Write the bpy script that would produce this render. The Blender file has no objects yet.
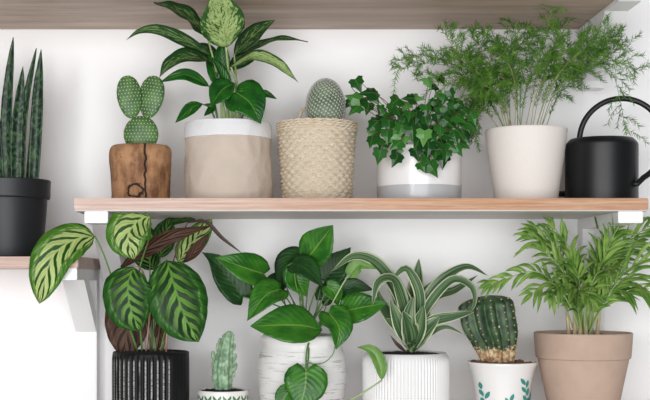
import bpy, bmesh, math, random
from mathutils import Vector, Matrix, noise
random.seed(7)
R = random.uniform
COL = bpy.context.scene.collection
PI = math.pi
# ---------------------------------------------------------------- frame of the place
# X right, Y into the wall, Z up.  Shelf fronts lie at y=0, the wall at y=0.25.
F = 1200.0; CD = 1.85; CZ = 1.5; VX, VY = 270.0, 278.0; D0 = 0.11
S = (CD + D0) / F                                  # metres per photo pixel at the pots' depth
def P(px, py, y=D0):
    t = CD + y
    return Vector(((px - VX) * t / F, y, CZ + (VY - py) * t / F))
SHELF_Z = 1.6233; LEFT_Z = 1.5331; LOW_Z = 1.2354; TOP_UZ = 1.9349; WALL_Y = 0.25

# ---------------------------------------------------------------- materials
class G:
    def __init__(s, name):
        s.mat = bpy.data.materials.new(name); s.mat.use_nodes = True
        s.t = s.mat.node_tree; s.t.nodes.clear()
        s.out = s.t.nodes.new('ShaderNodeOutputMaterial')
    def n(s, ty): return s.t.nodes.new(ty)
    def link(s, a, b):
        if isinstance(a, (int, float)): b.default_value = a
        elif isinstance(a, tuple): b.default_value = a if len(a) != 3 or len(b.default_value) == 3 else (*a, 1)
        else: s.t.links.new(a, b)
    def m(s, op, a, b=0.0, c=0.0, clamp=False):
        k = s.n('ShaderNodeMath'); k.operation = op; k.use_clamp = clamp
        s.link(a, k.inputs[0]); s.link(b, k.inputs[1]); s.link(c, k.inputs[2]); return k.outputs[0]
    def smooth(s, x, a, b):
        k = s.n('ShaderNodeMapRange'); k.interpolation_type = 'SMOOTHSTEP'
        s.link(x, k.inputs[0]); k.inputs[1].default_value = a; k.inputs[2].default_value = b; return k.outputs[0]
    def coords(s, which='UV'):
        tc = s.n('ShaderNodeTexCoord'); sp = s.n('ShaderNodeSeparateXYZ'); s.t.links.new(tc.outputs[which], sp.inputs[0])
        return tc.outputs[which], sp.outputs[0], sp.outputs[1], sp.outputs[2]
    def comb(s, x, y, z=0.0):
        k = s.n('ShaderNodeCombineXYZ'); s.link(x, k.inputs[0]); s.link(y, k.inputs[1]); s.link(z, k.inputs[2]); return k.outputs[0]
    def noise(s, vec, scale=5., detail=3., rough=.5):
        k = s.n('ShaderNodeTexNoise'); s.link(vec, k.inputs['Vector']); k.inputs['Scale'].default_value = scale
        k.inputs['Detail'].default_value = detail; k.inputs['Roughness'].default_value = rough; return k.outputs[0]
    def mix(s, f, a, b, mode='MIX'):
        k = s.n('ShaderNodeMix'); k.data_type = 'RGBA'; k.blend_type = mode
        s.link(f, k.inputs[0]); s.link(a, k.inputs[6]); s.link(b, k.inputs[7]); return k.outputs[2]
    def bump(s, h, dist=.001, strength=1.):
        k = s.n('ShaderNodeBump'); k.inputs['Distance'].default_value = dist; k.inputs['Strength'].default_value = strength
        s.link(h, k.inputs['Height']); return k.outputs[0]
    def finish(s, col, rough=.5, bump=None, spec=.5, trans=0., metal=0., coat=0.):
        p = s.n('ShaderNodeBsdfPrincipled'); s.link(col, p.inputs['Base Color']); s.link(rough, p.inputs['Roughness'])
        p.inputs['Specular IOR Level'].default_value = spec; p.inputs['Metallic'].default_value = metal
        p.inputs['Coat Weight'].default_value = coat
        if bump: s.t.links.new(bump, p.inputs['Normal'])
        sh = p.outputs[0]
        if trans:
            tr = s.n('ShaderNodeBsdfTranslucent'); s.link(col, tr.inputs[0])
            mx = s.n('ShaderNodeMixShader'); mx.inputs[0].default_value = trans
            s.t.links.new(sh, mx.inputs[1]); s.t.links.new(tr.outputs[0], mx.inputs[2]); sh = mx.outputs[0]
        s.t.links.new(sh, s.out.inputs[0]); return s.mat
def C(r, g, b):                                     # sRGB 0-255 to linear
    f = lambda c: (c/255/12.92) if c/255 <= .04045 else ((c/255+.055)/1.055)**2.4
    return (f(r), f(g), f(b), 1.)

def plain(name, c, rough=.5, bs=0, bd=.0005, var=.0, **k):
    g = G(name); o, x, y, z = g.coords('Object'); col = c; b = None
    if var:
        nz = g.noise(o, 60 if not bs else bs, 4)
        col = g.mix(nz, tuple(max(0, q*(1-var)) for q in c[:3])+(1,), tuple(min(1, q*(1+var)) for q in c[:3])+(1,))
    if bs: b = g.bump(g.noise(o, bs, 5, .6), bd)
    return g.finish(col, rough, b, **k)

def wood(name, c1, c2, c3, seed=0., rough=.5, sc=(3., 60., 60.), pale=False):
    g = G(name); o, x, y, z = g.coords('Object')
    v = g.comb(g.m('MULTIPLY_ADD', x, sc[0], seed), g.m('MULTIPLY', y, sc[1]), g.m('MULTIPLY', z, sc[2]))
    a = g.noise(v, 1., 8, .65); a = g.smooth(a, .3, .72)
    v2 = g.comb(g.m('MULTIPLY_ADD', x, 2.2, seed+5), g.m('MULTIPLY', y, 11.), g.m('MULTIPLY', z, 11.))
    b = g.smooth(g.noise(v2, 1., 3), .35, .7)
    v3 = g.comb(g.m('MULTIPLY_ADD', x, 28., seed+9), g.m('MULTIPLY', y, 900.), g.m('MULTIPLY', z, 900.))
    f = g.smooth(g.noise(v3, 1., 4), .52, .8)
    col = g.mix(a, c1, c2); col = g.mix(g.m('MULTIPLY', b, .6), col, c3)
    col = g.mix(g.m('MULTIPLY', f, .35), col, tuple(q*.5 for q in c1[:3])+(1,))
    if pale:                                        # blends to a paler tone toward the board's left end
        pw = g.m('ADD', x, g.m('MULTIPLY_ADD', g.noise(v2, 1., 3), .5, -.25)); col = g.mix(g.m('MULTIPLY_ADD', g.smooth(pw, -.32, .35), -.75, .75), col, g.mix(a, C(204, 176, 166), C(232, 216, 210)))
    return g.finish(col, rough, g.bump(a, .0004), spec=.35)

def leafmat(name, kind, rough=.36, trans=.16, **kw):
    g = G(name); uv, u, v, _ = g.coords('UV')
    oi = g.n('ShaderNodeObjectInfo'); rnd = oi.outputs['Random']
    a = g.m('ABSOLUTE', g.m('MULTIPLY_ADD', v, 2., -1.))            # 0 at the midrib, 1 at the edge
    sgn = g.m('SIGN', g.m('SUBTRACT', v, .5)); r3 = g.m('MULTIPLY_ADD', rnd, 40., g.m('MULTIPLY', sgn, 3.))
    rib = g.m('SUBTRACT', 1., g.smooth(a, .01, .06))
    bmp = None
    if kind == 'calathea':
        lt, dk, mid = kw['light'], kw['dark'], kw['mid']
        w = g.noise(g.comb(g.m('MULTIPLY', u, 6.), g.m('MULTIPLY', a, 3.), r3), 1., 2)
        ph = g.m('ADD', g.m('SUBTRACT', g.m('MULTIPLY', u, kw.get('n', 8.)), g.m('MULTIPLY', a, 2.3)), g.m('MULTIPLY_ADD', sgn, .22, g.m('MULTIPLY', w, .5)))
        st = g.m('ABSOLUTE', g.m('MULTIPLY_ADD', g.m('FRACT', ph), 2., -1.))     # triangle wave
        st = g.m('SUBTRACT', st, g.m('MULTIPLY', a, kw.get('narrow', -.15)))
        lite = g.smooth(st, kw.get('th', .42)-.09, kw.get('th', .42)+.09)
        fine = g.smooth(g.noise(g.comb(g.m('SUBTRACT', g.m('MULTIPLY', u, 50.), g.m('MULTIPLY', a, 16.)), g.m('MULTIPLY', a, 2.), r3), 1., 3), .35, .7)
        edge = g.m('ADD', a, g.m('MULTIPLY_ADD', w, .3, -.15))
        inside = g.m('SUBTRACT', 1., g.smooth(edge, .56, .68))
        lf = g.m('MULTIPLY', g.m('MULTIPLY', lite, inside), g.m('MULTIPLY_ADD', fine, .35, .65))
        if kw.get('fade'): lf = g.m('MULTIPLY', lf, g.m('SUBTRACT', 1., g.smooth(a, .12, kw['fade'])))
        band = g.m('MULTIPLY', g.smooth(edge, .66, .71), g.m('SUBTRACT', 1., g.smooth(edge, .74, .80)))
        band = g.m('MULTIPLY', band, fine)
        ed = g.mix(fine, dk, mid); col = g.mix(inside, g.mix(.55, ed, mid), dk)
        col = g.mix(lf, col, lt); col = g.mix(g.m('MULTIPLY', band, .6), col, lt)
        col = g.mix(g.m('MULTIPLY', rib, .6), col, lt)
        bmp = g.bump(g.m('SINE', g.m('MULTIPLY', ph, 2*PI)), .0005)
    elif kind == 'mottle':                                             # dieffenbachia
        v1 = g.comb(g.m('SUBTRACT', g.m('MULTIPLY', u, 17.), g.m('MULTIPLY', a, 7.)), g.m('MULTIPLY', a, 5.), r3)
        n1 = g.noise(v1, 1., 4, .6)
        m1 = g.smooth(g.m('SUBTRACT', n1, g.m('MULTIPLY', g.smooth(a, .45, 1.), .2)), kw.get('th', .42), kw.get('th', .42)+.14)
        m1 = g.m('MULTIPLY', m1, g.smooth(g.noise(g.comb(g.m('SUBTRACT', g.m('MULTIPLY', u, 60.), g.m('MULTIPLY', a, 22.)), g.m('MULTIPLY', a, 9.), r3), 1., 3), .3, .52))
        col = g.mix(m1, kw['dark'], kw['light'])
        col = g.mix(g.m('MULTIPLY', rib, .7), col, kw['light'])
        bmp = g.bump(n1, .0008)
    elif kind == 'pothos':
        v1 = g.comb(g.m('SUBTRACT', g.m('MULTIPLY', u, 9.), g.m('MULTIPLY', a, 7.)), g.m('MULTIPLY', a, 1.6), r3)
        n1 = g.noise(v1, 1., 3, .6); m1 = g.smooth(n1, kw.get('th', .69), kw.get('th', .69)+.05)
        n2 = g.noise(g.comb(g.m('MULTIPLY', u, 3.), g.m('MULTIPLY', v, 3.), r3), 1., 2)
        col = g.mix(g.smooth(n2, .3, .7), kw['dark'], kw['mid']); col = g.mix(m1, col, kw['light'])
        col = g.mix(g.m('MULTIPLY', rib, .35), col, kw['light'])
        sv = g.m('SINE', g.m('MULTIPLY', g.m('SUBTRACT', g.m('MULTIPLY', u, 9.), g.m('MULTIPLY', a, 3.)), 6.28))
        bmp = g.bump(sv, .00012)
    elif kind == 'stripe':                                             # dracaena
        n1 = g.noise(g.comb(g.m('MULTIPLY', u, .8), g.m('MULTIPLY', v, 11.), r3), 1., 2)
        e = g.smooth(g.m('ADD', a, g.m('MULTIPLY_ADD', n1, .5, -.25)), .76, .86)
        c = g.mix(g.smooth(n1, .42, .62), kw['dark'], kw['mid']); col = g.mix(e, c, kw['light'])
        bmp = g.bump(n1, .0006)
    elif kind == 'snake':
        n0 = g.noise(g.comb(g.m('MULTIPLY', u, 3.), g.m('MULTIPLY', v, 1.5), r3), 3., 3)
        n1 = g.noise(g.comb(g.m('MULTIPLY_ADD', n0, 3., g.m('MULTIPLY', u, 34.)), g.m('MULTIPLY', v, 1.7), r3), 1., 4, .6)
        col = g.mix(g.smooth(n1, .42, .66), kw['dark'], kw['light'])
    elif kind == 'leafvar':                                            # u is a random number per leaf
        col = g.mix(u, kw['dark'], kw['mid']); col = g.mix(g.smooth(u, .85, .95), col, kw['light']); col = g.mix(g.m('MULTIPLY', g.m('SUBTRACT', 1., g.smooth(a, .0, .12)), .45), col, kw['light'])
    elif kind == 'vein':
        n2 = g.noise(g.comb(g.m('MULTIPLY', u, 3.), g.m('MULTIPLY', v, 3.), r3), 1., 2)
        o, x, y, z = g.coords('Object'); n3 = g.noise(o, 45., 2)
        col = g.mix(g.smooth(n3, .3, .7), kw['dark'], kw['mid']); col = g.mix(g.m('MULTIPLY', rib, .5), col, kw['light'])
        col = g.mix(g.m('MULTIPLY', n2, .2), col, kw['mid'])
    return g.finish(col, rough, bmp, spec=kw.get('spec', .32), trans=trans)

M = {}
M['wall'] = plain('white_paint', C(248, 248, 249), .75, 14, .0004)
M['bracket'] = plain('white_lacquer', C(242, 242, 243), .45)
M['floor'] = wood('floor_wood', C(206, 200, 194), C(222, 216, 210), C(196, 188, 180))
M['top_wood'] = wood('walnut_board', C(168, 145, 128), C(220, 200, 184), C(186, 160, 142), 3., sc=(3., 24., 60.))
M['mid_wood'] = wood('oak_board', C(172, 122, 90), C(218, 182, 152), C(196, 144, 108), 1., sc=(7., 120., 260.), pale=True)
M['under'] = wood('pale_grey_underside', C(196, 190, 186), C(222, 218, 215), C(206, 198, 192), 4., sc=(3., 24., 60.))
M['left_wood'] = wood('pale_board', C(188, 156, 144), C(228, 210, 202), C(196, 164, 150), 7., sc=(7., 120., 260.))
M['soil'] = plain('potting_soil', C(46, 36, 30), .95, 420, .003, var=.5)
M['black_pot'] = plain('matt_black_plastic', C(30, 33, 36), .5, 300, .0002)
M['black_metal'] = plain('black_powder_coat', C(20, 21, 23), .42, 500, .0001, metal=.2)
M['white_glaze'] = plain('white_glaze', C(238, 237, 236), .18, coat=.3)
M['white_matt'] = plain('chalky_white_clay', C(232, 225, 219), .7, 260, .0006, var=.03)
M['white_flute'] = plain('white_fluted_glaze', C(234, 234, 234), .5)
M['terracotta'] = plain('taupe_terracotta', C(190, 165, 148), .85, 40, .0006, var=.14)
M['cuff'] = plain('white_washed_paper', C(228, 228, 230), .8, 300, .0005)
M['bag'] = plain('kraft_paper', C(200, 186, 172), .8, 50, .0018, var=.05)
M['stem_green'] = plain('green_stem', C(104, 146, 74), .4, trans=.1)
M['stem_pale'] = plain('pale_green_stem', C(168, 192, 132), .4, trans=.1)
M['stem_dark'] = plain('dark_green_stem', C(62, 84, 50), .5)
M['stem_brown'] = plain('brown_stem', C(96, 72, 54), .6)
M['stem_pink'] = plain('pinkish_stem', C(176, 140, 120), .5)
M['stem_tan'] = plain('straw_stem', C(176, 164, 116), .6)
M['dry'] = plain('dry_leaf', C(70, 54, 48), .6, 90, .001, var=.4)
M['spine'] = plain('cream_spine', C(226, 214, 176), .6)
M['spine_white'] = plain('white_spine', C(222, 222, 214), .6)
M['spine_brown'] = plain('tan_areole', C(196, 156, 124), .7)
M['pebble'] = plain('brown_clay_pebble', C(130, 88, 68), .85, 200, .001, var=.3)
M['cane'] = plain('sheathed_palm_cane', C(196, 176, 140), .6, 90, .0006, var=.3)
M['teal'] = plain('teal_print', C(58, 146, 136), .4)
M['cal_light'] = leafmat('calathea_bright', 'calathea', light=C(198, 216, 136), dark=C(34, 80, 24), mid=C(84, 136, 44), n=5.5, th=.42, spec=.2)
M['cal_dark'] = leafmat('calathea_deep', 'calathea', rough=.4, light=C(118, 168, 72), dark=C(22, 58, 20), mid=C(46, 98, 34), spec=.2, n=6.5, th=.5, narrow=.1, fade=.8)
M['cal_under'] = leafmat('calathea_underside', 'calathea', rough=.45, light=C(112, 84, 66), dark=C(60, 40, 34), mid=C(86, 60, 46), n=5., th=.5, fade=.9, spec=.2)
M['dieff_light'] = leafmat('dieffenbachia_pale', 'mottle', light=C(184, 208, 136), dark=C(52, 100, 42), th=.34)
M['dieff_dark'] = leafmat('dieffenbachia_deep', 'mottle', light=C(140, 168, 104), dark=C(34, 74, 34), th=.48)
M['dieff_plain'] = leafmat('dieffenbachia_green', 'pothos', light=C(140, 180, 90), mid=C(38, 104, 28), dark=C(20, 72, 24), th=.68, rough=.25)
M['pothos'] = leafmat('pothos_green', 'pothos', light=C(176, 204, 104), mid=C(66, 130, 38), dark=C(38, 96, 28), rough=.3)
M['pothos_dark'] = leafmat('pothos_deep', 'pothos', light=C(76, 120, 60), mid=C(36, 84, 30), dark=C(24, 60, 24), th=.66, rough=.4)
M['pothos_pale'] = leafmat('pothos_pale', 'pothos', light=C(180, 200, 130), mid=C(126, 166, 86), dark=C(96, 140, 66))
M['dracaena'] = leafmat('dracaena_striped', 'stripe', light=C(206, 214, 180), mid=C(116, 144, 100), dark=C(60, 92, 58))
M['snake'] = leafmat('snake_plant', 'snake', rough=.4, trans=0., light=C(72, 104, 68), dark=C(16, 38, 28))
M['ivy'] = leafmat('ivy_green', 'leafvar', rough=.24, light=C(96, 150, 76), mid=C(50, 114, 38), dark=C(18, 60, 24))
M['fern'] = leafmat('fern_green', 'vein', rough=.5, trans=.25, light=C(160, 196, 110), mid=C(124, 178, 66), dark=C(54, 114, 34), spec=.2)
M['palm'] = leafmat('palm_green', 'vein', rough=.4, trans=.25, light=C(176, 204, 116), mid=C(150, 186, 92), dark=C(88, 138, 52))

def m_stump():
    g = G('stump_bark'); uv, u, v, _ = g.coords('UV'); o, x, y, z = g.coords('Object')
    n1 = g.noise(g.comb(g.m('MULTIPLY', x, 60.), g.m('MULTIPLY', y, 60.), g.m('MULTIPLY', z, 26.)), 1., 8, .7)
    n2 = g.noise(o, 26., 3); wob = g.m('MULTIPLY_ADD', g.noise(g.comb(0., g.m('MULTIPLY', v, 5.), 2.), 1., 2), .03, -.015)
    col = g.mix(g.smooth(n1, .32, .7), C(110, 72, 46), C(182, 136, 96))
    col = g.mix(g.m('MULTIPLY', g.smooth(n2, .48, .7), .65), col, C(196, 150, 110))
    sp = g.smooth(g.noise(o, 170., 2), .66, .74); col = g.mix(g.m('MULTIPLY', sp, .6), col, C(60, 38, 26))
    du = g.m('ABSOLUTE', g.m('SUBTRACT', g.m('ADD', u, wob), .292))
    crack = g.m('SUBTRACT', 1., g.smooth(du, .002, .007))
    kx = g.m('MULTIPLY', g.m('SUBTRACT', u, .238), 2.6); ky = g.m('SUBTRACT', v, .18)
    rr = g.m('ADD', g.m('SQRT', g.m('ADD', g.m('MULTIPLY', kx, kx), g.m('MULTIPLY', ky, ky))), g.m('MULTIPLY_ADD', g.noise(o, 130., 3), .12, -.06))
    ring = g.m('MULTIPLY', g.smooth(rr, .08, .10), g.m('SUBTRACT', 1., g.smooth(rr, .11, .135)))
    kk = g.m('MAXIMUM', crack, ring); col = g.mix(kk, col, C(32, 20, 14))
    return g.finish(col, .75, g.bump(g.m('SUBTRACT', n1, kk), .0025))
M['stump'] = m_stump()
M['stump_rim'] = plain('stump_cut', C(150, 112, 80), .8, 120, .001, var=.3)
def m_basket():
    g = G('woven_palm_fibre'); uv, u, v, _ = g.coords('UV'); o, x, y, z = g.coords('Object')
    n = g.noise(g.comb(g.m('MULTIPLY', u, 90.), g.m('MULTIPLY', v, 130.), 0.), 1., 4, .6)
    col = g.mix(g.smooth(n, .3, .75), C(198, 180, 152), C(240, 230, 212))
    col = g.mix(g.m('MULTIPLY', g.smooth(g.noise(o, 40., 2), .5, .75), .4), col, C(204, 178, 142))
    return g.finish(col, .75, g.bump(n, .0015))
M['basket'] = m_basket()
def m_ribbed():
    g = G('black_carved_glaze'); uv, u, v, _ = g.coords('UV')
    st = g.m('COSINE', g.m('MULTIPLY', u, 2*PI*41))
    dash = g.noise(g.comb(g.m('MULTIPLY', u, 80.), g.m('MULTIPLY', v, 60.), 0.), 1., 3)
    per = g.noise(g.comb(g.m('MULTIPLY', u, 26.), g.m('MULTIPLY', v, 1.2), 4.), 1., 2)
    zone = g.m('MULTIPLY', g.smooth(u, .02, .05), g.m('SUBTRACT', 1., g.smooth(u, .345, .365)))
    k = g.m('MULTIPLY', g.m('MULTIPLY', g.smooth(st, .5, .9), g.smooth(per, .3, .5)), g.m('MULTIPLY', zone, g.m('MULTIPLY_ADD', g.smooth(dash, .35, .6), .7, .3)))
    k = g.m('MULTIPLY', k, g.m('SUBTRACT', 1., g.smooth(v, .90, .95)))
    col = g.mix(k, C(20, 21, 22), C(176, 178, 176))
    return g.finish(col, .5, g.bump(dash, .0006), spec=.2)
M['ribbed'] = m_ribbed()
def m_streak():
    g = G('white_brushed_glaze'); o, x, y, z = g.coords('Object'); uv, u, v, _ = g.coords('UV')
    n = g.noise(g.comb(g.m('MULTIPLY', u, 9.), g.m('MULTIPLY', z, 260.), 0.), 1., 4, .6)
    n2 = g.noise(g.comb(g.m('MULTIPLY', u, 5.), g.m('MULTIPLY', z, 60.), 3.), 1., 2)
    k = g.m('MULTIPLY', g.smooth(n, .52, .62), g.smooth(n2, .36, .56)); k = g.m('MULTIPLY', k, g.m('SUBTRACT', 1., g.smooth(v, .84, .88)))
    return g.finish(g.mix(g.m('MULTIPLY', k, .6), C(238, 237, 236), C(128, 120, 118)), .4, g.bump(n, .0008))
M['streak'] = m_streak()
def m_ivypot():
    g = G('two_tone_glaze'); uv, u, v, _ = g.coords('UV')
    k = g.smooth(v, .285, .29)
    return g.finish(g.mix(k, C(186, 188, 190), C(240, 238, 238)), g.m('MULTIPLY_ADD', k, -.12, .35), coat=.2)
M['ivypot'] = m_ivypot()
def m_chev():
    g = G('green_chevron_print'); uv, u, v, _ = g.coords('UV')
    fu = g.m('MULTIPLY_ADD', g.m('FRACT', g.m('MULTIPLY', u, 16.)), 2., -1.)
    def row(v0, off, h):
        f = g.m('MULTIPLY_ADD', g.m('FRACT', g.m('MULTIPLY_ADD', u, 16., off)), 2., -1.); a = g.m('ABSOLUTE', f)
        c = g.m('SUBTRACT', g.m('SUBTRACT', v, v0), g.m('MULTIPLY', g.m('MULTIPLY', a, a), h))
        thick = g.m('MULTIPLY_ADD', g.m('SINE', g.m('MULTIPLY', a, PI*.95)), .035, .006)
        on = g.m('LESS_THAN', g.m('ABSOLUTE', c), thick)
        return g.m('MULTIPLY', on, g.m('LESS_THAN', a, .84))
    col = C(238, 237, 233)
    for i, (v0, cc) in enumerate([(.84, C(74, 122, 78)), (.68, C(158, 172, 84)), (.52, C(74, 122, 78)), (.36, C(158, 172, 84)), (.20, C(74, 122, 78))]):
        col = g.mix(row(v0, .5*(i % 2), .09), col, cc)
    return g.finish(col, .35)
M['chev'] = m_chev()
def m_pad(name, c1, c2, cork=None, ns=60.):
    g = G(name); o, x, y, z = g.coords('Object'); n = g.noise(o, ns, 4)
    col = g.mix(g.smooth(n, .3, .7), c1, c2)
    if cork:
        zz = g.m('ADD', z, g.m('MULTIPLY_ADD', g.noise(o, 110., 4, .7), .05, -.025))
        k = g.m('SUBTRACT', 1., g.smooth(zz, cork-.003, cork+.003))
        col = g.mix(k, col, g.mix(g.smooth(g.noise(o, 150., 3), .35, .65), C(150, 112, 74), C(222, 200, 160)))
    return g.finish(col, .5, g.bump(n, .001))
M['opuntia'] = m_pad('prickly_pear_skin', C(56, 98, 52), C(84, 128, 68))
M['small_cactus'] = m_pad('small_cactus_skin', C(96, 140, 104), C(166, 194, 162), ns=130.)
M['round_cactus'] = m_pad('round_cactus_skin', C(62, 92, 56), C(118, 138, 106), ns=40.)

# ---------------------------------------------------------------- objects
def mesh_obj(name, verts, faces, m, parent=None, uvs=None, smooth=True):
    me = bpy.data.meshes.new(name); me.from_pydata([tuple(v) for v in verts], [], faces)
    if uvs:
        ul = me.uv_layers.new(name='UVMap')
        for l in me.loops: ul.data[l.index].uv = uvs[l.vertex_index] if not callable(uvs) else uvs(l)
    me.materials.append(m)
    for p in me.polygons: p.use_smooth = smooth
    o = bpy.data.objects.new(name, me); COL.objects.link(o)
    if parent:
        o.parent = parent; o.matrix_parent_inverse = parent.matrix_world.inverted()
    return o
def recentre(o):
    """put a top-level mesh's origin at its base centre"""
    vs = [v.co for v in o.data.vertices]; c = Vector(((min(v.x for v in vs)+max(v.x for v in vs))/2, (min(v.y for v in vs)+max(v.y for v in vs))/2, min(v.z for v in vs)))
    o.data.transform(Matrix.Translation(-c)); o.location = c
def tag(o, label=None, cat=None, group=None, kind=None):
    for k, v in (('label', label), ('category', cat), ('group', group), ('kind', kind)):
        if v: o[k] = v
    return o
def thing(name, loc, label, cat, group=None):
    o = bpy.data.objects.new(name, None); COL.objects.link(o); o.location = loc; o.empty_display_size = .02
    o.matrix_world = Matrix.Translation(loc)
    return tag(o, label, cat, group)
class MB:
    def __init__(s): s.v = []; s.f = []; s.uv = []
    def add(s, v, f, uv=None):
        n = len(s.v); s.v += list(v); s.f += [tuple(i+n for i in q) for q in f]; s.uv += list(uv) if uv else [(0, .5)]*len(v)
    def build(s, name, m, parent=None, smooth=True): return mesh_obj(name, s.v, s.f, m, parent, s.uv, smooth)
def sm(pts, n):
    """Catmull-Rom through pts, n samples"""
    p = [Vector(q) for q in pts]
    if len(p) == 2: return [p[0].lerp(p[1], i/(n-1)) for i in range(n)]
    e = [p[0]*2-p[1]] + p + [p[-1]*2-p[-2]]; out = []
    L = [0.]
    for i in range(len(p)-1): L.append(L[-1]+max(1e-6, (p[i+1]-p[i]).length))
    for i in range(n):
        d = L[-1]*i/(n-1); k = 0
        while k < len(p)-2 and d > L[k+1]: k += 1
        t = (d-L[k])/(L[k+1]-L[k]); a, b, c, d_ = e[k:k+4]
        out.append(.5*((2*b)+(c-a)*t+(2*a-5*b+4*c-d_)*t*t+(3*b-a-3*c+d_)*t**3))
    return out
def tube(mb, pts, r0, r1=None, seg=8, n=None, smooth=True):
    if r1 is None: r1 = r0
    q = sm(pts, n or max(2, len(pts)*4)) if smooth else [Vector(p) for p in pts]
    N = len(q); v = []; f = []; up = Vector((.13, -.9, .41)).normalized()
    for i, c in enumerate(q):
        T = (q[min(i+1, N-1)]-q[max(i-1, 0)]).normalized(); a = T.cross(up)
        if a.length < .05: a = T.cross(Vector((1, 0, 0)))
        a.normalize(); b = T.cross(a); r = r0+(r1-r0)*i/(N-1); up = (up-T*up.dot(T)).normalized() if abs(up.dot(T)) < .99 else up
        for k in range(seg): v.append(c+(a*math.cos(2*PI*k/seg)+b*math.sin(2*PI*k/seg))*r)
    for i in range(N-1):
        for k in range(seg): f.append((i*seg+k, i*seg+(k+1) % seg, (i+1)*seg+(k+1) % seg, (i+1)*seg+k))
    f.append(tuple(range(seg-1, -1, -1))); f.append(tuple((N-1)*seg+k for k in range(seg)))
    mb.add(v, f)
def tubeobj(name, pts, r0, r1, m, parent=None, seg=8, n=None):
    mb = MB(); tube(mb, pts, r0, r1, seg, n); return mb.build(name, m, parent)
def box(x0, x1, y0, y1, z0, z1, bev=.0):
    bm = bmesh.new(); bmesh.ops.create_cube(bm, size=1.)
    for v in bm.verts: v.co = Vector(((x0+x1)/2+v.co.x*(x1-x0), (y0+y1)/2+v.co.y*(y1-y0), (z0+z1)/2+v.co.z*(z1-z0)))
    if bev: bmesh.ops.bevel(bm, geom=bm.edges[:], offset=bev, segments=2, affect='EDGES')
    vs = [v.co.copy() for v in bm.verts]; fs = [tuple(v.index for v in f.verts) for f in bm.faces]; bm.free(); return vs, fs
def boxobj(name, b, m, parent=None, bev=.0):
    v, f = box(*b, bev=bev); return mesh_obj(name, v, f, m, parent, smooth=False)
def lathe(name, cpx, prof, m, parent, y=D0, seg=72, wall=None, fn=None, zfix=None, rows=0):
    """prof: (halfwidth_px, py) from base to rim, a hollow pot with an inner wall and floor"""
    s = (CD+y)/F; cx = (cpx-VX)*s
    pr = [(hw*s, CZ+(VY-py)*(s if py > 230 else (CD+y-hw*s*.85)/F)) for hw, py in prof]
    if zfix is not None: pr[0] = (pr[0][0], zfix)
    out = sm([(a, 0, b) for a, b in pr], rows or max(24, len(pr)*8)) if len(pr) > 2 else [Vector((pr[0][0], 0, pr[0][1])).lerp(Vector((pr[1][0], 0, pr[1][1])), i/30) for i in range(31)]
    z0, z1 = out[0].z, out[-1].z; rings = [(q.x, q.z, True) for q in out]
    w = wall or .004; rt = out[-1].x
    rings = [(rings[0][0]*.9, z0, True), (rings[0][0]*.985, z0, True)] + [(r, z+(.0012 if i == 0 else 0), g_) for i, (r, z, g_) in enumerate(rings)]
    rings += [(rt-w*.3, z1+w*.28, False), (rt-w*.7, z1+w*.28, False), (rt-w, z1, False)]
    depth = min(.03, (z1-z0)*.4)
    def outer(z): return min([q.x for q in out if abs(q.z-z) < .003] or [rt])
    rings += [(min(rt, outer(z1-depth*k))-w-.0005, z1-depth*k, False) for k in (.25, .5, .75, 1.)]
    v = []; f = []; uv = []
    for r, z, o in rings:
        vv = (z-z0)/(z1-z0)
        for k in range(seg+1):
            a = -PI + 2*PI*k/seg
            # u = .25 faces the camera
            th = PI + 2*PI*k/seg
            rr = r + (fn(k/seg, vv, r) if fn and o else 0)
            v.append(Vector((cx+rr*math.cos(th), y+rr*math.sin(th), z))); uv.append((k/seg, max(0, min(1, vv))))
    N = len(rings); w1 = seg+1
    for i in range(N-1):
        for k in range(seg): f.append((i*w1+k, i*w1+k+1, (i+1)*w1+k+1, (i+1)*w1+k))
    f.append(tuple(range(seg-1, -1, -1))); f.append(tuple((N-1)*w1+k for k in range(seg)))
    return mesh_obj(name, v, f, m, parent, uv)
def soil(cpx, hw, py, parent, y=D0, m=None, name='soil', bump=.003, lab=None):
    s = (CD+y)/F; cx = (cpx-VX)*s; R0 = hw*s; z = CZ+(VY-py)*(s if py > 230 else (CD+y-hw*s*.85)/F)
    v = [Vector((cx, y, z+bump))]; f = []; nr, ns = 9, 40
    for i in range(1, nr+1):
        r = R0*i/nr
        for k in range(ns):
            a = 2*PI*k/ns; q = Vector((r*math.cos(a), r*math.sin(a), 0))
            v.append(Vector((cx, y, z))+q+Vector((0, 0, bump*(1-(i/nr)**2)+.0022*noise.noise(q*260) if i < nr else -.002)))
    for k in range(ns): f.append((0, 1+k, 1+(k+1) % ns))
    for i in range(nr-1):
        for k in range(ns): f.append((1+i*ns+k, 1+(i+1)*ns+k, 1+(i+1)*ns+(k+1) % ns, 1+i*ns+(k+1) % ns))
    # a low body under the surface so that it is not a film
    n0 = len(v)
    for k in range(ns): v.append(v[1+(nr-1)*ns+k]-Vector((0, 0, .008)))
    for k in range(ns): f.append((1+(nr-1)*ns+k, n0+k, n0+(k+1) % ns, 1+(nr-1)*ns+(k+1) % ns))
    f.append(tuple(n0+k for k in range(ns)))
    o = mesh_obj(name, v, f, m or M['soil'], parent); o['kind'] = 'stuff'; return o

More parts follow.
